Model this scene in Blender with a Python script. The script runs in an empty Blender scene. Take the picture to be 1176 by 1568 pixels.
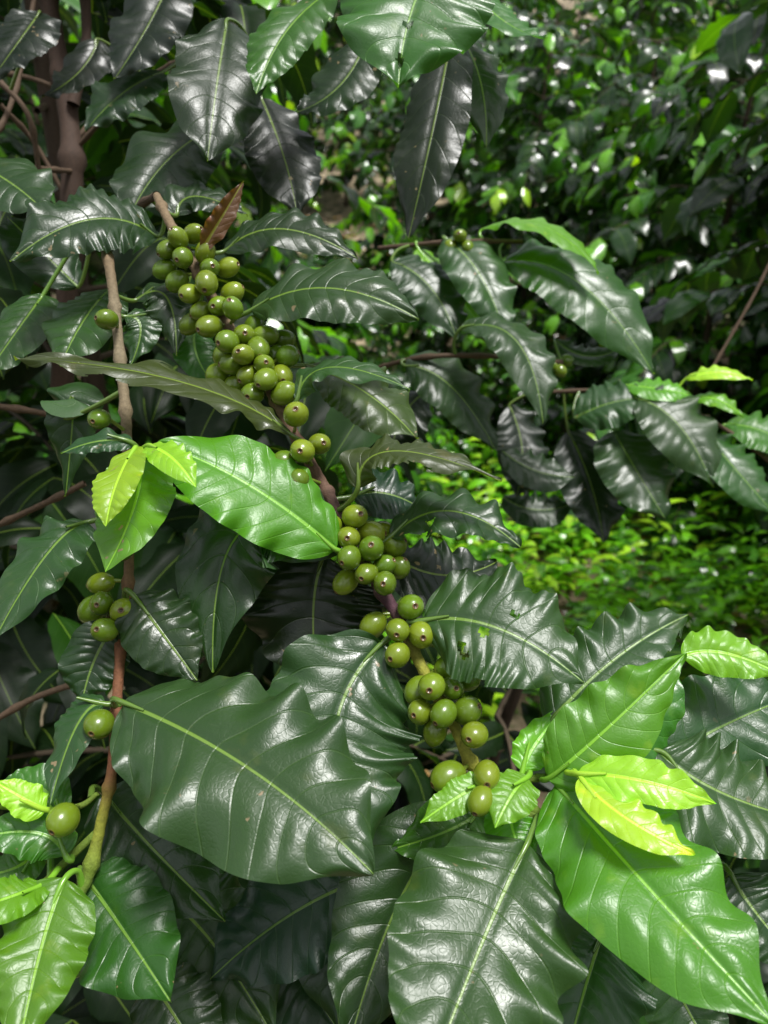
import bpy, math, random
import numpy as np
from mathutils import Vector
random.seed(7); rng=np.random.default_rng(7)
scene=bpy.context.scene
# ------------------------------------------------------------------ camera
PITCH=math.radians(22); CAM=np.array([0,0,1.45]); F=1184.0
RT=np.array([1.,0,0]); UPV=np.array([0,math.sin(PITCH),math.cos(PITCH)]); FW=np.array([0,math.cos(PITCH),-math.sin(PITCH)])
cd=bpy.data.cameras.new("camera"); cam=bpy.data.objects.new("camera",cd); scene.collection.objects.link(cam)
cam.location=CAM; cam.rotation_euler=(math.pi/2-PITCH,0,0)
cd.sensor_fit='VERTICAL'; cd.sensor_height=36; cd.lens=36*F/1568; cd.clip_start=0.02; cd.clip_end=500
cd.dof.use_dof=True; cd.dof.focus_distance=0.39; cd.dof.aperture_fstop=11
scene.camera=cam
def P(x,y,d): return CAM+RT*((x-588)/F*d)+UPV*((784-y)/F*d)+FW*d
# ------------------------------------------------------------------ tones
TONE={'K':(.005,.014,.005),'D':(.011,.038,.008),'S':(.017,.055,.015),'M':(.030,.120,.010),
      'B':(.09,.27,.010),'Y':(.25,.44,.025),'O':(.034,.058,.014),'N':(.10,.048,.022),'U':(.009,.032,.018)}
# ------------------------------------------------------------------ mesh accumulators
class Acc:
    def __init__(s): s.v=[];s.f=[];s.t=[];s.w=[];s.s=[];s.u=[];s.n=0
    def add(s,v,f,t,w=None,sv=None,u=None):
        k=len(v); s.v.append(np.asarray(v)); s.f.append(np.asarray(f)+s.n); s.n+=k
        t=np.asarray(t,float)
        if t.ndim==1: t=np.tile(t,(k,1))
        s.t.append(t); z=np.zeros(k)
        s.w.append(z if w is None else w); s.s.append(z if sv is None else sv); s.u.append(z if u is None else u)
    def mesh(s,name,mat):
        v=np.concatenate(s.v); f=np.concatenate(s.f); t=np.concatenate(s.t)
        me=bpy.data.meshes.new(name); me.vertices.add(len(v)); me.vertices.foreach_set('co',v.astype(np.float32).ravel())
        nf=len(f); me.loops.add(nf*4); me.loops.foreach_set('vertex_index',f.astype(np.int32).ravel())
        me.polygons.add(nf); me.polygons.foreach_set('loop_start',np.arange(0,nf*4,4,dtype=np.int32))
        me.polygons.foreach_set('use_smooth',np.ones(nf,dtype=bool))
        me.update(calc_edges=True)
        a=me.attributes.new('tone','FLOAT_COLOR','POINT'); c=np.ones((len(v),4),np.float32); c[:,:3]=t; a.data.foreach_set('color',c.ravel())
        for nm,arr in (('wv',s.w),('sv',s.s),('uu',s.u)):
            a=me.attributes.new(nm,'FLOAT','POINT'); a.data.foreach_set('value',np.concatenate(arr).astype(np.float32))
        me.materials.append(mat); return me
def link(name,me,parent=None):
    o=bpy.data.objects.new(name,me); scene.collection.objects.link(o)
    if parent: o.parent=parent
    return o
def empty(name):
    o=bpy.data.objects.new(name,None); scene.collection.objects.link(o); return o
def gridfaces(nu,nv):
    i=np.arange(nu)[:,None]; j=np.arange(nv)[None,:]; a=i*(nv+1)+j
    return np.stack([a,a+1,a+nv+2,a+nv+1],-1).reshape(-1,4)
def nrm(a): return a/np.maximum(np.linalg.norm(a,axis=-1,keepdims=True),1e-9)
def sstep(a,b,x):
    t=np.clip((x-a)/(b-a),0,1); return t*t*(3-2*t)
# ------------------------------------------------------------------ leaf
def outline(u,p=.58,q=.72):
    f=np.clip(u,0,1)**p*np.clip(1-u,0,1)**q
    um=p/(p+q); f=f/(um**p*(1-um)**q)
    return f*(1-.40*sstep(.80,.97,u))
def leaf(acc,B,M,T,W,ref,roll=0,tone=(0,.1,0),nu=72,nv=28,fold=.13,curl=.20,wave=.13,quilt=.046,seed=0,N=9,holes=()):
    r=np.random.default_rng(seed)
    B,M,T=map(np.asarray,(B,M,T)); C=2*M-(B+T)/2
    u=np.linspace(0,1,nu+1); U=u[:,None]
    c=(1-U)**2*B+2*U*(1-U)*C+U*U*T
    tg=nrm(2*(1-U)*(C-B)+2*U*(T-C))
    n=nrm(ref-(tg@ref)[:,None]*tg)
    s=np.cross(tg,n)
    twist=roll+r.uniform(-.35,.35)*(u-.5)
    n2=n*np.cos(twist)[:,None]+s*np.sin(twist)[:,None]; s2=np.cross(tg,n2)
    v=np.linspace(-1,1,nv+1); v=np.sign(v)*np.abs(v)**.9
    w=outline(u)*W
    k1,k2=r.uniform(3.0,5.2,2); p1,p2=r.uniform(0,6.28,2); k3=r.uniform(6,10); p3=r.uniform(0,6.28)
    VV,UU=np.meshgrid(v,u); A=np.abs(VV); WW=w[:,None]
    m1=.5+.5*np.sin(2*np.pi*r.uniform(.6,1.4)*UU+r.uniform(0,6.28)+VV)
    ph=np.where(VV<0,np.sin(2*np.pi*k1*(UU+.25*UU*UU)+p1),np.sin(2*np.pi*k2*(UU-.2*UU*UU)+p2))*(.35+.9*m1)
    ph2=np.sin(2*np.pi*k3*(UU+.15*np.sin(5*UU+p1))+p3+VV*2)
    env=sstep(0,.2,UU)*(1-.3*UU)
    lat=VV*WW*(1+.022*ph2*A**2*env+.065*ph*A*A)
    hgt=A*WW*math.tan(fold)-curl*W*A**2.2*(WW/W)+wave*W*A**2.2*(ph*env)+wave*.3*W*A**3*ph2*env
    for _ in range(3):
        hgt=hgt+.026*W*np.sin(r.uniform(3,11)*UU+r.uniform(-4,4)*VV+r.uniform(0,6.28))*np.clip(A*2,0,1)
    N=N+r.uniform(-1,1.5)
    sv=(UU-.15*A**1.35)*N+.3+.16*np.sin(9*UU+p2)+.10*np.sin(17*UU+p1)*np.sign(VV)*np.clip(A*4,0,1)
    qa=.75+.45*np.sin(4*UU+p3+2.2*VV)*np.sin(7*UU+p1)
    hgt=hgt+quilt*qa*W*(np.abs(np.sin(np.pi*sv))**.75)*np.clip(A*3,0,1)*np.clip(1.12-A,0,.6)*1.4*np.clip(WW/W*1.6,0,1)
    hgt=hgt-.026*W*np.exp(-(VV*WW/(.045*W))**2)
    co=c[:,None,:]+s2[:,None,:]*lat[...,None]+n2[:,None,:]*hgt[...,None]
    tt=np.array(tone)*(1+r.uniform(-.18,.18))*np.array([1+r.uniform(-.15,.25),1,1+r.uniform(-.1,.1)])
    f=gridfaces(nu,nv)
    if len(holes):
        cu=((np.arange(nu)+.5)/nu)[:,None]*np.ones((1,nv)); cv=((v[1:]+v[:-1])/2)[None,:]*np.ones((nu,1))
        keep=np.ones(nu*nv,bool)
        for hu,hv,hr in holes:
            d=np.sqrt(((cu-hu)*2.2)**2+(cv-hv)**2)*(1+.3*np.sin(7*np.arctan2(cv-hv,cu-hu)))
            keep&=(d>hr).ravel()
        f=f[keep]
    acc.add(co.reshape(-1,3),f,tt,(np.abs(VV)*WW).ravel(),sv.ravel(),UU.ravel())
# ------------------------------------------------------------------ tubes
def catmull(pts,n):
    pts=np.asarray(pts,float); Q=np.vstack([2*pts[0]-pts[1],pts,2*pts[-1]-pts[-2]]); out=[]
    for i in range(1,len(Q)-2):
        t=np.linspace(0,1,n,endpoint=False)[:,None]; a,b,c,d=Q[i-1],Q[i],Q[i+1],Q[i+2]
        out.append(.5*((2*b)+(-a+c)*t+(2*a-5*b+4*c-d)*t*t+(-a+3*b-3*c+d)*t**3))
    out.append(Q[-2][None]); return np.vstack(out)
def tube(acc,pts,rad,tone,n=8,seg=10,knob=0,smooth=True):
    k=pts.shape[0] if hasattr(pts,'shape') else len(pts)
    data=np.hstack([np.asarray(pts,float),np.asarray(rad,float).reshape(-1,1)*np.ones((k,1)),np.asarray(tone,float)*np.ones((k,3))])
    d=catmull(data,n) if smooth else data
    c=d[:,:3]; r=np.abs(d[:,3]); t=np.clip(d[:,4:7],0,1)
    tg=nrm(np.gradient(c,axis=0)); ref=np.array([.31,-.8,.5]); a=nrm(np.cross(tg,ref)); b=np.cross(tg,a)
    if knob:
        L=np.concatenate([[0],np.cumsum(np.linalg.norm(np.diff(c,axis=0),axis=1))])
        r=r*(1+.45*np.exp(-((((L/knob)%1)-.5)/.09)**2))*(1+.05*np.sin(L*900))
    th=np.linspace(0,2*np.pi,seg+1)
    co=c[:,None]+r[:,None,None]*(a[:,None]*np.cos(th)[None,:,None]+b[:,None]*np.sin(th)[None,:,None])
    Lr=np.linspace(0,1,len(c))[:,None]*np.ones((1,seg+1))
    acc.add(co.reshape(-1,3),gridfaces(len(c)-1,seg),np.repeat(t,seg+1,axis=0),u=Lr.ravel())
    return c
# ------------------------------------------------------------------ materials
def mat_base(name):
    m=bpy.data.materials.new(name); m.use_nodes=True; nt=m.node_tree; nt.nodes.clear()
    return m,nt,nt.nodes,nt.links
def math_(ns,ls,op,a,b=None,c=None,clamp=False):
    n=ns.new('ShaderNodeMath'); n.operation=op; n.use_clamp=clamp
    for i,x in enumerate((a,b,c)):
        if x is None: continue
        if isinstance(x,(int,float)): n.inputs[i].default_value=x
        else: ls.new(x,n.inputs[i])
    return n.outputs[0]
def mix_(ns,ls,fac,a,b,mode='MIX'):
    n=ns.new('ShaderNodeMix'); n.data_type='RGBA'; n.blend_type=mode
    for i,x in ((0,fac),(6,a),(7,b)):
        if isinstance(x,(int,float)): n.inputs[i].default_value=x
        elif isinstance(x,tuple): n.inputs[i].default_value=(*x,1)
        else: ls.new(x,n.inputs[i])
    return n.outputs[2]
def noise_(ns,ls,co,scale,detail=3,rough=.55):
    n=ns.new('ShaderNodeTexNoise'); n.inputs['Scale'].default_value=scale; n.inputs['Detail'].default_value=detail; n.inputs['Roughness'].default_value=rough
    ls.new(co,n.inputs['Vector']); return n.outputs['Fac']
def ramp_(ns,ls,fac,a,b):
    n=ns.new('ShaderNodeMapRange'); n.inputs['From Min'].default_value=a; n.inputs['From Max'].default_value=b; n.interpolation_type='SMOOTHSTEP'
    ls.new(fac,n.inputs['Value']); return n.outputs['Result']
def attr(ns,name):
    n=ns.new('ShaderNodeAttribute'); n.attribute_name=name; return n
def leaf_material(name,detail=True,rough=.30,spec=.55):
    m,nt,ns,ls=mat_base(name)
    out=ns.new('ShaderNodeOutputMaterial'); co=ns.new('ShaderNodeTexCoord').outputs['Object']
    tone=attr(ns,'tone').outputs['Color']; wv=attr(ns,'wv').outputs['Fac']; sv=attr(ns,'sv').outputs['Fac']; uu=attr(ns,'uu').outputs['Fac']
    big=noise_(ns,ls,co,22,3) if detail else .5
    col=mix_(ns,ls,math_(ns,ls,'MULTIPLY',big,.8),tone,mix_(ns,ls,1.0,tone,(1.45,1.4,.85),'MULTIPLY'))
    fr=math_(ns,ls,'PINGPONG',sv,.5)   # 0 at vein
    vd=ramp_(ns,ls,fr,.0,.05); lat=math_(ns,ls,'SUBTRACT',1,vd)
    lat=math_(ns,ls,'MULTIPLY',lat,.22)
    veincol=mix_(ns,ls,1.0,tone,(2.4,2.0,1.6),'MULTIPLY'); veincol=mix_(ns,ls,1.0,veincol,(.03,.05,.01),'ADD')
    col=mix_(ns,ls,lat,col,veincol)
    th=math_(ns,ls,'MULTIPLY_ADD',uu,-.0008,.00115)
    mr=math_(ns,ls,'SUBTRACT',1,ramp_(ns,ls,math_(ns,ls,'DIVIDE',wv,th),.55,1.05))
    mcol=mix_(ns,ls,1.0,mix_(ns,ls,1.0,tone,(1.6,1.6,1.2),'MULTIPLY'),(.12,.18,.022),'ADD')
    col=mix_(ns,ls,mr,col,mcol)
    if detail:
        sp=noise_(ns,ls,co,150,2,.5); spm=ramp_(ns,ls,sp,.70,.74)
        gate=ramp_(ns,ls,noise_(ns,ls,co,14,2),.50,.60)
        spm=math_(ns,ls,'MULTIPLY',spm,gate)
        col=mix_(ns,ls,spm,col,(.24,.18,.10))
        edge=ramp_(ns,ls,noise_(ns,ls,co,60,3),.60,.74); edge=math_(ns,ls,'MULTIPLY',edge,.4)
        col=mix_(ns,ls,edge,col,mix_(ns,ls,1.0,tone,(3.2,1.8,1.2),'MULTIPLY'))
    geo=ns.new('ShaderNodeNewGeometry')
    back=mix_(ns,ls,1.0,mix_(ns,ls,1.0,col,(1.5,1.5,1.5),'MULTIPLY'),(.006,.012,.003),'ADD')
    col2=mix_(ns,ls,geo.outputs['Backfacing'],col,back)
    pb=ns.new('ShaderNodeBsdfPrincipled'); ls.new(col2,pb.inputs['Base Color'])
    if detail:
        rn=noise_(ns,ls,co,26,5,.65)
        ro=math_(ns,ls,'MULTIPLY_ADD',rn,.40,rough-.20)
        dust=ramp_(ns,ls,noise_(ns,ls,co,240,3),.60,.72); ro=math_(ns,ls,'MULTIPLY_ADD',dust,.12,ro)
    else: ro=rough
    ro=math_(ns,ls,'MULTIPLY_ADD',geo.outputs['Backfacing'],.22,ro)
    ls.new(ro,pb.inputs['Roughness']); pb.inputs['Specular IOR Level'].default_value=spec
    if detail:
        v=ns.new('ShaderNodeTexVoronoi'); v.feature='DISTANCE_TO_EDGE'; v.inputs['Scale'].default_value=420; ls.new(co,v.inputs['Vector'])
        h=ramp_(ns,ls,v.outputs['Distance'],0,.2)
        h=math_(ns,ls,'MULTIPLY',h,.14)
        h=math_(ns,ls,'ADD',h,math_(ns,ls,'MULTIPLY',vd,.9))
        h=math_(ns,ls,'ADD',h,math_(ns,ls,'MULTIPLY',noise_(ns,ls,co,70,3),1.9))
        h=math_(ns,ls,'ADD',h,math_(ns,ls,'MULTIPLY',mr,1.0))
        bp=ns.new('ShaderNodeBump'); bp.inputs['Strength'].default_value=.45; bp.inputs['Distance'].default_value=.0005
        ls.new(h,bp.inputs['Height']); ls.new(bp.outputs[0],pb.inputs['Normal'])
    tr=ns.new('ShaderNodeBsdfTranslucent'); ls.new(mix_(ns,ls,1.0,mix_(ns,ls,1.0,col,(3.2,3.2,.6),'MULTIPLY'),(.008,.022,0.),'ADD'),tr.inputs['Color'])
    mx=ns.new('ShaderNodeMixShader'); mx.inputs[0].default_value=.22
    ls.new(pb.outputs[0],mx.inputs[1]); ls.new(tr.outputs[0],mx.inputs[2]); ls.new(mx.outputs[0],out.inputs[0])
    return m
LEAF=leaf_material('coffee_leaf',True,.37,.66); LEAFB=leaf_material('coffee_leaf_distant',False,.25,.7)
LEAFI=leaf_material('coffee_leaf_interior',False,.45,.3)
def simple_mat(name,rough,bump,scale,coat=0,mott=.35):
    m,nt,ns,ls=mat_base(name); out=ns.new('ShaderNodeOutputMaterial'); co=ns.new('ShaderNodeTexCoord').outputs['Object']
    tone=attr(ns,'tone').outputs['Color']; nz=noise_(ns,ls,co,scale,5,.65)
    col=mix_(ns,ls,math_(ns,ls,'MULTIPLY',nz,mott*2),tone,mix_(ns,ls,1.0,tone,(.35,.35,.3),'MULTIPLY'))
    pb=ns.new('ShaderNodeBsdfPrincipled'); ls.new(col,pb.inputs['Base Color']); pb.inputs['Roughness'].default_value=rough
    pb.inputs['Coat Weight'].default_value=coat; pb.inputs['Coat Roughness'].default_value=.16
    bp=ns.new('ShaderNodeBump'); bp.inputs['Strength'].default_value=.6; bp.inputs['Distance'].default_value=bump
    ls.new(noise_(ns,ls,co,scale*2.2,4),bp.inputs['Height']); ls.new(bp.outputs[0],pb.inputs['Normal'])
    ls.new(pb.outputs[0],out.inputs[0]); return m
BARK=simple_mat('coffee_bark',.8,.0008,420,mott=.65); BERRY=simple_mat('coffee_berry',.27,.00008,130,coat=.3,mott=.20)
# ------------------------------------------------------------------ foreground coffee plant
plant=empty('coffee_plant')
def sd(y): return float(np.interp(y,[0,350,1200,1568],[.55,.475,.375,.345]))
woodT=(.30,.21,.12); wood2=(.22,.12,.08); purp=(.13,.065,.06); red=(.30,.12,.055); grn=(.20,.31,.03); ygr=(.42,.42,.05)
stems=Acc(); stem_pts=[]
def stem(pl,rad,tone,knob=.032,dz=0,seg=12):
    pts=np.array([P(x,y,(sd(y) if d is None else d)+dz) for x,y,d in pl])
    c=tube(stems,pts,rad,tone,n=10,seg=seg,knob=knob); stem_pts.append(c); return c
main=[(240,300,.50),(262,345,None),(305,420,None),(350,500,None),(410,590,None),(450,665,None),(490,735,None),(520,790,None),(575,890,None),(610,945,None),(645,1020,None),(695,1110,None),(724,1172,None),(765,1200,None),(820,1243,None),(872,1310,None),(918,1395,None),(924,1440,.36)]
px=sd(700)/F
stem(main,np.array([7,8,9,9,9,9,9,9,9,9,8,8,8,7,8,8,7,6])*px,[woodT,woodT,woodT,woodT,woodT,wood2,wood2,purp,purp,purp,ygr,ygr,ygr,grn,grn,grn,grn,grn])
leftb=[(150,330,.50),(166,400,None),(176,470,None),(185,560,None),(193,640,None),(197,760,None),(197,880,None),(188,960,None),(180,1060,None),(171,1180,None),(157,1250,None),(135,1340,None),(104,1405,None),(90,1500,.38)]
stem(leftb,np.array([8,8,8,8,8,7.5,7,7,7,6.5,7,8,7,7])*px,[woodT,woodT,(.34,.27,.17),(.34,.27,.17),(.32,.24,.15),(.3,.20,.12),(.28,.15,.08),red,red,red,ygr,grn,grn,grn],knob=.034)
stem([(820,1190,None),(850,1190,None),(900,1190,None)],np.array([5,4.5,3])*px,grn,knob=0)
stem([(735,1192,None),(780,1192,None),(835,1192,None)],np.array([6,5.5,5])*px,grn,knob=0)
stem([(800,1240,None),(860,1268,None),(940,1300,.385),(1100,1340,.39)],np.array([7,6,5,4])*px,grn,knob=0)
stem([(153,1270,None),(100,1320,None),(60,1358,None),(-20,1410,.35)],np.array([5,5,5,5])*px,grn,knob=0)
stem([(150,1215,None),(120,1235,None),(60,1240,None),(-10,1235,.36)],np.array([3,4,3,3])*px,grn,knob=0)
dk=(.085,.045,.028)
stem([(60,-80,.80),(85,60,.80),(105,180,.80),(110,300,.80),(95,600,.85)],[.009,.009,.010,.011,.012],[dk]*5,knob=.09,seg=18)
stem([(125,-60,.78),(132,60,.79),(112,160,.79)],[.005,.005,.006],[dk]*3,knob=.06)
for pl in ([(110,235,.8),(190,150,.76),(262,100,.7),(380,60,.62)],[(-20,108,.8),(40,118,.8),(90,135,.8)],[(-20,250,.7),(60,258,.74),(110,262,.79)],
           [(-30,100,.7),(40,170,.7),(60,260,.72)],[(0,160,.75),(50,215,.78),(100,300,.8)],[(110,220,.8),(180,150,.82),(250,112,.84)],
           [(112,300,.8),(170,330,.7),(240,300,.50)],[(95,400,.82),(120,350,.65),(150,330,.50)],[(-20,812,.62),(60,775,.6),(130,740,.6)],[(-20,1110,.6),(50,1070,.6),(120,1045,.6)],[(-20,620,.6),(40,628,.6),(100,640,.62)],
           [(60,-40,.8),(20,150,.72),(-30,240,.7)],[(300,-40,.66),(450,-20,.6),(700,-60,.56)],[(560,570,.78),(640,548,.74),(740,545,.74),(860,555,.78)],[(840,600,.95),(960,600,.92),(1080,640,.9),(1200,720,.9)],[(580,380,.85),(700,370,.8),(800,370,.8)],[(1090,565,1.3),(1150,460,1.3),(1180,400,1.3)]):
    stem(pl,.0024,(.14,.085,.05),knob=.05)
allst=np.vstack(stem_pts)
# ---- leaves : base, middle, tip of midrib in surveyed bearing (x,y) and distance (m), half-width, roll, tone
REF=nrm(np.array([0.08,-.50,.86]))
Ls=[
 (187,1075,.370,380,1175,.350,572,1338,.345,128,0,'S',dict(wave=.15,fold=.08)),
 (585,985,.395,512,1130,.392,560,1335,.400,112,-.1,'S',dict(wave=.12)),
 (808,1290,.350,740,1440,.340,640,1700,.330,128,.05,'S',dict(wave=.11)),
 (850,1198,.365,985,1350,.345,1190,1572,.335,102,.15,'MMB',dict(wave=.12)),
 (840,1192,.365,925,1120,.350,1050,1000,.345,58,.15,'BM',dict(wave=.16)),
 (840,1110,.39,940,1010,.385,1055,940,.39,62,-.1,'S',dict(wave=.18,holes=((.8,.9,.2),))),
 (850,1165,.385,960,1110,.378,1035,1010,.38,62,.2,'M',dict()),
 (800,1180,.375,820,1140,.375,862,1085,.38,26,0,'B',dict()),
 (885,1185,.352,985,1196,.340,1097,1231,.340,32,.2,'Y',dict(curl=.1)),
 (890,1192,.350,955,1250,.338,1064,1309,.335,34,-.1,'Y',dict(curl=.1)),
 (750,1197,.362,705,1218,.358,643,1260,.36,24,0,'B',dict()),
 (808,1190,.362,785,1215,.355,758,1268,.353,34,.1,'B',dict()),
 (785,1235,.370,785,1270,.365,812,1333,.362,38,.0,'BM',dict()),
 (648,950,.395,765,962,.385,895,1045,.385,90,.1,'S',dict(wave=.12,holes=((.42,.15,.08),(.55,-.3,.05),(.3,.5,.07),(.34,.62,.06),(.5,1.,.12)))),
 (520,846,.405,370,812,.405,325,1030,.42,82,.1,'D',dict(wave=.16)),
 (515,842,.400,375,738,.380,240,680,.375,72,-.05,'MB',dict(wave=.13)),
 (447,667,.425,280,585,.405,22,549,.40,38,.35,'O',dict(wave=.22,holes=((.5,.95,.16),(.72,-.97,.12)))),
 (385,475,.455,500,440,.435,642,488,.43,66,.05,'S',dict(wave=.13)),
 (343,385,.49,430,350,.475,548,395,.47,42,.1,'D',dict(wave=.15)),
 (455,612,.43,505,562,.42,628,596,.41,36,-.3,'S',dict(wave=.17)),
 (470,560,.46,560,600,.455,640,672,.46,62,-.2,'O',dict()),
 (548,748,.405,600,690,.39,768,737,.38,44,-.35,'O',dict(wave=.20,holes=((.7,.96,.12),))),
 (598,822,.415,690,782,.40,798,838,.40,50,-.25,'S',dict(wave=.18,holes=((.35,.5,.10),(.2,.9,.2)))),
 (540,760,.43,590,755,.43,648,780,.44,44,0,'U',dict()),
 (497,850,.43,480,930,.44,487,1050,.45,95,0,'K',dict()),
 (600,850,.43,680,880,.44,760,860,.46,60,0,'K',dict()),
 (160,1215,.395,225,1290,.395,345,1410,.40,72,.1,'D',dict()),
 (128,1340,.37,185,1420,.365,262,1535,.36,72,.1,'DDM',dict(wave=.16)),
 (100,1345,.35,66,1440,.345,25,1620,.34,64,-.05,'MB',dict(wave=.15)),
 (100,1310,.36,55,1275,.355,-40,1285,.35,36,0,'M',dict()),
 (70,1240,.36,40,1225,.355,-10,1195,.35,24,0,'Y',dict()),
 (95,1250,.37,60,1205,.37,0,1200,.37,30,0,'M',dict()),
 (70,1352,.35,10,1375,.34,-70,1400,.34,36,.3,'B',dict()),
 (60,1300,.375,20,1330,.37,-40,1340,.37,30,0,'M',dict()),
 (160,1078,.385,118,1110,.38,76,1235,.38,34,.3,'S',dict()),
 (132,800,.42,70,850,.405,-15,990,.40,52,.2,'S',dict(wave=.17)),
 (208,685,.385,180,735,.365,162,806,.36,34,.25,'YB',dict(curl=.1)),
 (218,690,.395,205,775,.38,160,875,.375,52,.1,'BM',dict(curl=.1)),
 (225,683,.385,262,700,.365,300,746,.36,24,.1,'YB',dict()),
 (205,680,.395,155,675,.39,93,694,.39,22,.1,'S',dict()),
 (205,912,.395,245,965,.395,302,1042,.40,52,.2,'D',dict()),
 (178,955,.40,145,1010,.405,125,1078,.41,44,-.2,'D',dict()),
 (170,440,.50,128,490,.485,92,560,.48,54,.1,'MS',dict(wave=.13)),
 (242,362,.50,140,335,.47,15,400,.455,62,-.2,'S',dict(wave=.19)),
 (-60,240,.55,10,275,.53,70,325,.52,56,0,'S',dict()),
 (66,452,.52,30,500,.50,-30,585,.49,46,.1,'MS',dict()),
 (100,640,.46,112,620,.46,100,760,.48,40,0,'D',dict()),
 (208,460,.48,255,455,.475,270,545,.475,34,0,'D',dict()),
 (190,485,.47,215,500,.47,200,560,.47,28,0,'S',dict()),
 (348,30,.58,332,130,.555,318,246,.55,64,-.2,'D',dict(wave=.12)),
 (515,-20,.55,440,45,.53,392,143,.52,46,.1,'M',dict()),
 (680,-80,.50,632,10,.48,610,132,.475,106,.0,'SM',dict(wave=.12,holes=((.62,.0,.05),(.85,.0,.08)))),
 (690,60,.60,662,200,.59,625,365,.60,48,.3,'K',dict()),
 (700,50,.62,735,120,.61,745,225,.62,38,0,'D',dict()),
 (330,195,.60,255,245,.58,195,335,.57,66,0,'D',dict()),
 (250,110,.66,190,140,.64,130,200,.64,44,0,'D',dict()),
 (120,440,.56,60,380,.55,10,330,.55,44,0,'D',dict()),
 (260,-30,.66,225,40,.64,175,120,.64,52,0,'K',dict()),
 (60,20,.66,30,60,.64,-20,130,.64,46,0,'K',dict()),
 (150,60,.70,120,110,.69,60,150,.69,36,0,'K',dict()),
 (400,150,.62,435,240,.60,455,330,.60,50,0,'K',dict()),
 (560,60,.60,520,130,.60,455,170,.60,46,0,'D',dict()),
 (720,-20,.60,770,30,.58,835,60,.57,34,0,'M',dict()),
 (300,500,.50,300,540,.49,325,585,.49,30,0,'M',dict()),
 (270,330,.53,300,300,.53,380,330,.53,36,0,'D',dict()),
 (565,1345,.40,445,1400,.41,320,1500,.42,78,.1,'U',dict()),
 (705,1250,.395,612,1380,.405,530,1620,.41,84,-.15,'D',dict()),
 (735,1240,.395,690,1270,.39,600,1300,.40,50,0,'M',dict()),
 (922,1430,.375,900,1500,.37,850,1680,.37,86,.1,'S',dict()),
 (850,1300,.40,870,1350,.41,900,1440,.42,48,0,'D',dict()),
 (1000,1180,.40,1090,1120,.40,1230,1060,.41,78,.1,'S',dict()),
 (1010,1150,.385,1110,1215,.385,1260,1260,.39,86,-.1,'S',dict()),
 (1045,1005,.40,1110,1000,.40,1200,1035,.40,34,.2,'B',dict()),
 (1120,1340,.38,1160,1400,.38,1230,1480,.38,60,0,'D',dict()),
 (1010,1430,.40,1040,1520,.41,1110,1640,.41,60,.3,'S',dict()),
 (260,1380,.41,330,1450,.42,420,1590,.43,80,.1,'D',dict()),
 (430,1450,.42,480,1520,.43,560,1640,.43,70,.1,'U',dict()),
 (230,1500,.39,270,1560,.39,330,1660,.39,60,.1,'D',dict()),
 (560,1380,.43,520,1440,.43,520,1580,.44,60,.1,'D',dict()),
 (705,503,.72,790,520,.70,832,648,.70,44,-.1,'S',dict()),
 (738,352,.80,830,345,.77,918,418,.76,34,-.3,'B',dict(wave=.12)),
 (770,400,.80,885,430,.78,1002,572,.78,62,.1,'DM',dict()),
 (680,365,.80,735,420,.78,775,520,.78,42,.1,'S',dict(wave=.16)),
 (640,380,.82,690,440,.82,740,500,.84,34,0,'B',dict()),
 (850,520,.80,900,545,.79,952,530,.79,22,0,'S',dict()),
 (620,560,.74,690,590,.74,760,690,.76,50,0,'D',dict()),
 (600,400,.80,660,440,.79,700,520,.79,44,0,'D',dict()),
 (650,600,.84,610,650,.83,600,720,.83,40,0,'K',dict()),
 (880,640,.92,940,615,.90,1000,610,.90,42,0,'S',dict()),
 (975,610,.90,1040,650,.88,1092,745,.88,52,.1,'S',dict()),
 (940,660,.92,975,720,.90,1020,795,.90,52,.1,'S',dict()),
 (1075,655,.90,1120,710,.88,1190,790,.88,42,0,'SM',dict()),
 (1050,580,.90,1100,570,.88,1152,582,.88,14,0,'Y',dict()),
 (1060,610,.90,1100,612,.88,1140,640,.88,16,0,'B',dict()),
 (1110,650,.92,1170,660,.9,1230,700,.9,40,0,'M',dict()),
 (870,660,.95,905,740,.95,925,830,.95,46,0,'K',dict()),
 (770,690,.9,820,720,.9,880,730,.9,34,0,'D',dict()),
 (770,760,.95,820,780,.95,880,770,.95,30,0,'D',dict()),
 (780,620,.95,800,690,.95,790,760,.95,36,0,'K',dict()),
 (960,590,.92,1010,595,.9,1060,605,.9,24,0,'B',dict()),
]
leaves=Acc(); pet=Acc()
def tone_of(s): return np.mean([TONE[c] for c in s],axis=0)
for i,L in enumerate(Ls):
    bx,by,bd,mx,my,md,tx,ty,td,w,roll,tn,kw=L
    KT=float(np.interp(by,[600,1000],[.22,.50]))   # lower blades lie flatter, toward the open sky
    f=lambda y,d: d-KT*(y-by)*d/F
    B,M,T=P(bx,by,bd),P(mx,my,f(my,md)),P(tx,ty,f(ty,td))
    near=bd<.56
    W=w*f(my,md)/F
    tm_=.72 if (by<470 and bx<600) else 1.0  # upper-left leaves toned down, painting in the dim bush interior
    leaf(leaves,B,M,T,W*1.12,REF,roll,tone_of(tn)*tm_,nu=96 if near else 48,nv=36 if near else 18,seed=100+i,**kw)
    dd=np.linalg.norm(allst-B,axis=1); j=dd.argmin()
    if dd[j]<.075:
        S=allst[j]; C=2*M-(B+T)/2; dirn=nrm(C-B); tl=tone_of(tn)*1.2+np.array([.10,.15,.02])
        D=B+dirn*.014; mid=(S+B)/2-dirn*.004+np.array([0,0,.002])
        tube(pet,np.array([S,mid,B,D-np.array([0,-.0006,.0006])]),[.0019,.0015,.0014,.0006],tl,n=6,seg=8)
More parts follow.
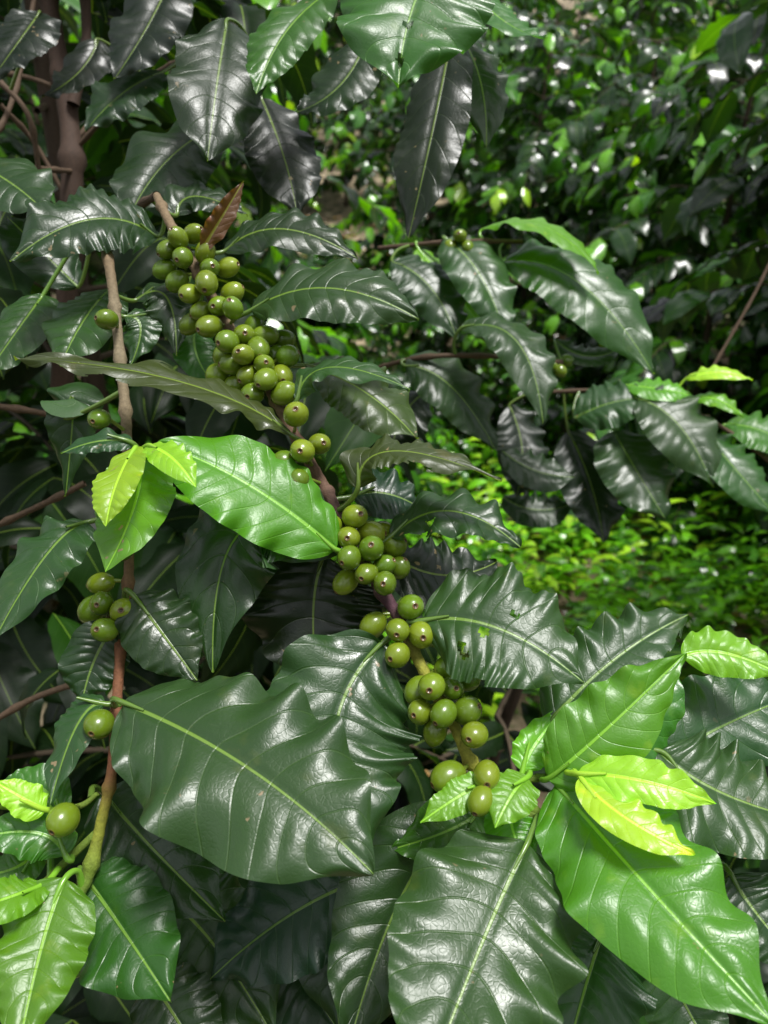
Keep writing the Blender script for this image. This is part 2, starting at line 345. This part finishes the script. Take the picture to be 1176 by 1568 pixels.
leaf(leaves,P(310,382,.455),P(338,335,.45),P(373,277,.45),17*.45/F,REF,.9,TONE['N'],fold=.5,wave=.2,seed=5)
link('leaves',leaves.mesh('leaves',LEAF),plant)
link('stems',stems.mesh('stems',BARK),plant)
# ---- berries
BP=[(302,366),(262,388),(288,405),(320,395),(350,412),(328,420),(272,432),(300,458),(324,446),(357,450),(310,480),(341,476),(292,494),(326,506),(362,482),(252,412),(282,378),
(390,500),(378,519),(407,517),(430,518),(357,534),(342,545),(398,540),(382,552),(410,566),(425,542),(440,548),(336,571),(358,562),(382,580),(392,603),(413,590),(432,578),(438,606),(362,588),
(460,642),(493,684),(470,697),(444,710),(465,737),(484,782),(508,805),(546,794),(536,823),(569,815),(602,836),(538,848),(570,840),(589,863),(564,876),(530,890),(608,866),(588,888),(586,818),
(628,927),(571,958),(610,960),(643,968),(667,972),(608,996),(656,1040),(684,1020),(690,1048),(716,1040),(642,1080),(675,1080),(711,1081),(665,1112),(720,1108),(640,1052),
(684,1180),(737,1168),(727,1197),(176,498),(172,648),(198,838),(155,893),(165,921),(142,934),(199,932),(176,958),(168,1097),(124,1229),
(857,568,.775),(843,560,.775),(868,552,.785),(704,362,.79),(690,376,.795),(716,378,.79)]
pos=[];rad=[]
for q in BP:
    x,y=q[:2]; far=len(q)>2
    d=q[2] if far else sd(y); p=P(x,y,d); j=np.linalg.norm(allst-p,axis=1).argmin(); dist=np.linalg.norm(allst[j]-p)
    off=0 if far else -math.sqrt(max(.0125**2-dist**2,0))+random.uniform(-.003,.002)+(.003 if dist>.02 else 0)-(.008 if y>1150 else 0)-(.012 if 636<y<760 else 0)
    pos.append(p+FW*off); rad.append(random.uniform(.0056,.0069)*(1.05 if y>900 else 1.0))
pos=np.array(pos); rad=np.array(rad)
for it in range(40):
    for a in range(len(pos)):
        for b in range(a+1,len(pos)):
            dv=pos[b]-pos[a]; L=np.linalg.norm(dv); m=(rad[a]+rad[b])*1.0
            if L<m:
                s=1 if dv@FW>0 else -1
                q=FW*s*(m-L)*.45+nrm(dv)*(m-L)*.12; pos[b]+=q; pos[a]-=q
berries=Acc()
th=np.concatenate([[0.001,.06,.10,.14,.18,.22,.27,.34],np.linspace(.45,np.pi-.01,18)]); sg=24
ph=np.linspace(0,2*np.pi,sg+1)
for i,(p,r) in enumerate(zip(pos,rad)):
    S=allst[np.linalg.norm(allst-p,axis=1).argmin()]
    out=nrm(p-S+1e-6); ax=nrm(out*1.0+np.array([0,-.25,-.25])+rng.normal(0,.35,3))
    if np.linalg.norm(p-S)<.010: ax=nrm(ax+np.array([0,-.8,0]))
    e=random.uniform(1.10,1.32)
    rr=np.sin(th)*r; zz=np.cos(th)*r*e
    zt=math.cos(.2)*r*e
    tip=th<.2; zz[tip]=zt-(.00055*(1-(th[tip]/.2)**2)); zz[(th>=.14)&(th<=.24)]+=.00025
    a=nrm(np.cross(ax,[.3,.5,.81])); b=np.cross(ax,a)
    sq=1+.04*np.cos(2*ph+i)
    co=p+ax*zz[:,None,None]+rr[:,None,None]*sq[None,:,None]*(a*np.cos(ph)[None,:,None]+b*np.sin(ph)[None,:,None])
    k=random.uniform(0,1); base=np.array([.105,.205,.010])*(1-k)+np.array([.21,.28,.016])*k; base=base*random.uniform(.8,1.1)
    if p[2]>1.50: base=base*.8
    t=np.tile(base,(len(th),1)); t[(th<.25)]=(.16,.10,.03); t[th<.13]=(.05,.025,.012); t[th>2.6]=base*1.25
    berries.add(co.reshape(-1,3),gridfaces(len(th)-1,sg)[:,::-1],np.repeat(t,sg+1,axis=0))
    q=p-ax*r*e*.95
    tube(pet,np.array([S,(S+q)/2,q]),[.0013,.001,.0012],(.2,.28,.03),n=3,seg=6)
link('berries',berries.mesh('berries',BERRY),plant)
link('petioles_and_stalks',pet.mesh('petioles_and_stalks',BERRY),plant)
# ------------------------------------------------------------------ procedural coffee shrubs
def template(seed,nu,nv,slim=.21):
    r=np.random.default_rng(seed); a=Acc()
    h=r.uniform(.04,.16)
    leaf(a,np.array([0,0,0.]),np.array([.5,r.uniform(-.04,.04),h]),np.array([.95,0,-r.uniform(0,.2)]),slim,np.array([0,0,1.]),0,(1,1,1),nu=nu,nv=nv,fold=r.uniform(.05,.35),curl=r.uniform(.1,.35),wave=r.uniform(.08,.16),quilt=.05,seed=seed)
    return a.v[0],a.f[0],a.w[0],a.s[0],a.u[0]
def place(acc,tmpl,pos,dirs,nor,ln,tone):
    pos=np.array(pos);dirs=nrm(np.array(dirs));nor=np.array(nor);ln=np.array(ln);tone=np.array(tone)
    nor=nrm(nor-(np.sum(nor*dirs,1))[:,None]*dirs); y=np.cross(nor,dirs); which=rng.integers(0,len(tmpl),len(pos))
    for k,(v,f,w,s,u) in enumerate(tmpl):
        m=which==k
        if not m.any(): continue
        L=ln[m][:,None,None]
        co=pos[m][:,None,:]+L*(v[None,:,0:1]*dirs[m][:,None]+v[None,:,1:2]*y[m][:,None]+v[None,:,2:3]*nor[m][:,None])
        c=m.sum(); nvv=len(v)
        ff=(f[None]+(np.arange(c)*nvv)[:,None,None]).reshape(-1,4)
        acc.add(co.reshape(-1,3),ff,np.repeat(tone[m],nvv,axis=0),(w[None]*ln[m][:,None]).ravel(),np.tile(s,c),np.tile(u,c))
def shrub_mesh(name,H,R,seed,nu,nv,keep=None,bright=.25,dz=.07,zmin=.2,origin=(0,0,0),tonemul=1.0,mat=None,sp=.05,lr=(.09,.17),slim=.21):
    r=np.random.default_rng(seed); tm=[template(seed*10+k,nu,nv,slim) for k in range(6)]
    wood=Acc(); lf=Acc(); origin=np.array(origin,float)
    ps,ds,nn,ll,tt=[],[],[],[],[]
    tube(wood,np.array([[0,0,-.1],[.02,.01,H*.4],[.0,.04,H*.75],[.03,.0,H]])+origin,[.018,.015,.011,.006],(.09,.055,.035),n=8,seg=8)
    z=zmin; az=r.uniform(0,6.28)
    while z<H:
        for k in (0,1):
            a=az+k*np.pi+r.normal(0,.2); L=R*(.35+.75*math.sqrt(max(1-z/H,0)))*r.uniform(.65,1.25)
            o=np.array([0,0,z])+origin; d=np.array([math.cos(a),math.sin(a),0]); up=r.uniform(.25,.55); dr=r.uniform(.4,.8)
            q=np.linspace(0,1,7)[:,None]; side=np.array([-d[1],d[0],0])*r.normal(0,.15)
            pts=o+d*L*q+np.array([0,0,1])*L*(up*q-dr*q*q)+side*L*q*q
            if keep is None or (keep(pts[2]) and keep(pts[4]) and keep(pts[6])): tube(wood,pts,np.linspace(.0045,.0015,7),(.10,.07,.04),n=2,seg=5)
            n=max(int(L/sp),2)
            for s in np.linspace(.2,1,n):
                p=o+d*L*s+np.array([0,0,1])*L*(up*s-dr*s*s)+side*L*s*s
                t=nrm(d+np.array([0,0,up-2*dr*s])); sd_=nrm(np.cross(t,[0,0,1]))
                for sg_ in (-1,1):
                    if keep is not None and not keep(p): continue
                    if r.random()<.12: continue
                    dd=sd_*sg_*r.uniform(.5,1)+t*r.uniform(.3,.9)+np.array([0,0,-1])*r.uniform(0,1.0)
                    ps.append(p);ds.append(dd);nn.append(np.array([0,0,1.])+r.normal(0,.35,3)+d*.3);ll.append(r.uniform(*lr)*(1-.3*(s>.9)))
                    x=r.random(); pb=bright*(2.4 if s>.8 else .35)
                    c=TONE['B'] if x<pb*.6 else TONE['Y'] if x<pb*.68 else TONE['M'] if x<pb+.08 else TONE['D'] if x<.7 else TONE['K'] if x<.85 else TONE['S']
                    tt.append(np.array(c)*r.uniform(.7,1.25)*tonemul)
        az+=1.3+r.normal(0,.2); z+=dz*r.uniform(.7,1.3)
    place(lf,tm,ps,ds,nn,ll,tt)
    return wood.mesh(name+'_wood',BARK),lf.mesh(name+'_leaves',mat or LEAFB),len(ps)
tot=0
def keepA(p):
    if p[1]<.60 or (p[1]<.95 and p[2]>1.42 and p[0]<-.12): return False
    x=p[0]/max(p[1],.1)
    return x<.02 and not (x>-.14 and p[2]>1.30)
w,l,n=shrub_mesh('bush_body',2.35,.75,11,16,8,keep=keepA,bright=.06,dz=.055,origin=(-.42,1.05,0),tonemul=.45,mat=LEAFI); link('body_wood',w,plant); link('body_leaves',l,plant); tot+=n  # leaf tones darkened to deepen the shade inside the bush
def keepB(p): return p[1]>.42 and p[2]<.90-.10*max(0,p[0])
for k,(x,y,h) in enumerate(((.15,.85,.88),(-.25,.75,.95),(.50,.90,.80))):
    w,l,n=shrub_mesh('low_growth',h,.55,21+k,16,8,keep=keepB,bright=.06,dz=.06,zmin=.35,origin=(x,y,0),tonemul=.45,mat=LEAFI)  # dark tones paint in shade behind the lower foreground leaves
    link('low_wood',w,plant); link('low_leaves',l,plant); tot+=n
nb=empty('coffee_shrub'); nb.location=(1.18,1.88,0)
w,l,n=shrub_mesh('near_shrub',2.5,.58,78,14,6,keep=lambda p:p[0]>-.45,bright=.12,dz=.065,zmin=1.2,tonemul=.95,sp=.06,lr=(.12,.18),slim=.23); link('trunk',w,nb); link('foliage',l,nb)
vars_=[shrub_mesh('coffee_shrub_v%d'%k,2.1+.2*k,.85,40+k,8,4,bright=.26,dz=.07,sp=.07,tonemul=.95,lr=(.13,.20),slim=.235) for k in range(3)]
def gz(x,y):
    return np.where(y>4.2,(y-4.2)*.27,0)+.05*np.sin(x*1.7)*np.cos(y*1.3)
spots=[(2.1,3.1,0),(1.45,3.6,1),(2.5,2.2,1),(1.45,4.6,0),(.85,5.1,1),(2.4,4.0,2),(.35,6.6,0),(1.3,6.3,1),(2.3,5.8,0),(-.95,2.6,2),(-1.7,2.2,0),(-.75,4.0,1),(-1.6,4.2,0),(-1.1,5.9,2),
  (-1.9,-1.5,0),(-.7,-1.8,1),(.6,-1.7,2),(1.8,-1.4,0),(-2.0,0.1,1),(2.2,.2,2),(-3.2,-1.2,2),(3.1,-1.0,1)]
for i,yy in enumerate(np.arange(7.8,15,1.9)):
    for xx in np.arange(-yy*.5,yy*.56,1.5):
        if abs(xx+.3)<.6 and yy<9.5: continue
        spots.append((xx+random.uniform(-.3,.3),yy+random.uniform(-.35,.35),random.randrange(3)))
def put(x,y,k,sc):
    e=empty('coffee_shrub'); e.location=(x,y,float(gz(x,y))-.03); e.rotation_euler=(random.uniform(-.08,.08),random.uniform(-.08,.08),random.uniform(0,6.28)); e.scale=(sc,sc,sc)
    link('trunk',vars_[k][0],e); link('foliage',vars_[k][1],e)
for (x,y,k) in spots: put(x,y,k,random.uniform(.85,1.15))
for (x,y,k,sc) in ((.05,3.3,0,.42),(.38,4.3,1,.5),(-.35,4.3,2,.5),(.1,5.2,0,.5),(.75,3.9,2,.38)): put(x,y,k,sc)
# undergrowth of small-leaved weeds
tm=[template(900+k,6,2,.17) for k in range(4)]
def weeds(name,n,xr,yr,hmax,tones,lr=(.04,.075),mul=1.0):
    a=Acc(); ps=[];ds=[];nn=[];ll=[];tt=[]
    cx=rng.uniform(*xr,n//14); cy=rng.uniform(*yr,n//14)
    for x0,y0 in zip(cx,cy):
        h=rng.uniform(.2,1)*hmax; k0=TONE[rng.choice(list(tones))]; lean=rng.normal(0,.25,2)
        for q in range(14):
            s=q/13; az=q*2.4
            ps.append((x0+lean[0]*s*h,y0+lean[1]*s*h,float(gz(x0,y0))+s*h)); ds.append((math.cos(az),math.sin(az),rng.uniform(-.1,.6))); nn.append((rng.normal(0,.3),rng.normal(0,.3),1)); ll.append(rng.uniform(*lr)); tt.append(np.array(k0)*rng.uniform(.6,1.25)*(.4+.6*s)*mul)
    place(a,tm,ps,ds,nn,ll,tt); return link(name,a.mesh(name,LEAFB))
weeds('weed_undergrowth',10000,(-.2,2.6),(1.9,4.6),.42,'BBYBM',(.055,.10),1.25)  # tones raised in place of sunlight that the near shrub blocks
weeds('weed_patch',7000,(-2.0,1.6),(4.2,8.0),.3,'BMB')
a=Acc(); n=2600; x=rng.uniform(-3,3,n); y=rng.uniform(.3,9,n); az=rng.uniform(0,6.28,n)
place(a,tm,np.stack([x,y,gz(x,y)+.015],1),np.stack([np.cos(az),np.sin(az),rng.normal(0,.2,n)],1),np.stack([rng.normal(0,.4,n),rng.normal(0,.4,n),np.ones(n)],1),rng.uniform(.07,.14,n),np.array([(.20,.12,.06)])*rng.uniform(.4,1.6,(n,1)))
link('leaf_litter',a.mesh('leaf_litter',LEAFB))
gx=np.concatenate([np.linspace(-120,-6,12),np.linspace(-5.5,5.5,60),np.linspace(6,120,12)]); gy=np.concatenate([np.linspace(-120,-3,10),np.linspace(-2.5,18,90),np.linspace(20,160,14)])
X,Y=np.meshgrid(gx,gy); Z=gz(X,np.minimum(Y,60)); a=Acc()
a.add(np.stack([X,Y,Z],-1).reshape(-1,3),gridfaces(len(gy)-1,len(gx)-1)[:,::-1],(.2,.15,.1))
m,nt,ns,ls=mat_base('soil'); out=ns.new('ShaderNodeOutputMaterial'); co=ns.new('ShaderNodeTexCoord').outputs['Object']
c=mix_(ns,ls,ramp_(ns,ls,noise_(ns,ls,co,1.1,4),.42,.6),(.10,.065,.04),(.42,.33,.22)); c=mix_(ns,ls,ramp_(ns,ls,noise_(ns,ls,co,14,5),.45,.65),c,(.06,.07,.025))
pb=ns.new('ShaderNodeBsdfPrincipled'); ls.new(c,pb.inputs['Base Color']); pb.inputs['Roughness'].default_value=.9
bp=ns.new('ShaderNodeBump'); bp.inputs['Distance'].default_value=.03; ls.new(noise_(ns,ls,co,25,6),bp.inputs['Height']); ls.new(bp.outputs[0],pb.inputs['Normal']); ls.new(pb.outputs[0],out.inputs[0])
link('ground',a.mesh('ground',m))
# ------------------------------------------------------------------ light
sun_el,sun_az=math.radians(72),math.radians(125)   # azimuth clockwise from +Y
sdv=Vector((math.sin(sun_az)*math.cos(sun_el),math.cos(sun_az)*math.cos(sun_el),math.sin(sun_el)))
sl=bpy.data.lights.new('sun','SUN'); sl.energy=4.9; sl.angle=math.radians(16); sl.color=(1,.98,.95)
so=bpy.data.objects.new('sun',sl); scene.collection.objects.link(so); so.rotation_euler=sdv.to_track_quat('Z','Y').to_euler(); so.location=(0,0,10)
w=bpy.data.worlds.new('World'); scene.world=w; w.use_nodes=True; nt=w.node_tree; ns=nt.nodes; ls=nt.links; ns.clear()
out=ns.new('ShaderNodeOutputWorld'); bg=ns.new('ShaderNodeBackground'); sky=ns.new('ShaderNodeTexSky'); sky.sky_type='NISHITA'; sky.sun_disc=False
sky.sun_elevation=sun_el; sky.sun_rotation=sun_az; sky.dust_density=4; sky.air_density=1.0
co=ns.new('ShaderNodeTexCoord').outputs['Generated']
cl=ramp_(ns,ls,noise_(ns,ls,co,2.6,6,.6),.45,.60)
hs=ns.new('ShaderNodeHueSaturation'); hs.inputs['Saturation'].default_value=.5; ls.new(sky.outputs[0],hs.inputs['Color'])
c=mix_(ns,ls,math_(ns,ls,'MULTIPLY',cl,.85),hs.outputs[0],(17,17.3,18))
ls.new(c,bg.inputs[0]); bg.inputs[1].default_value=.085; ls.new(bg.outputs[0],out.inputs[0])
scene.view_settings.view_transform='Standard'; scene.view_settings.look='None'; scene.view_settings.exposure=0
print('leaves',tot,[v[2] for v in vars_],'shrubs',len(spots))
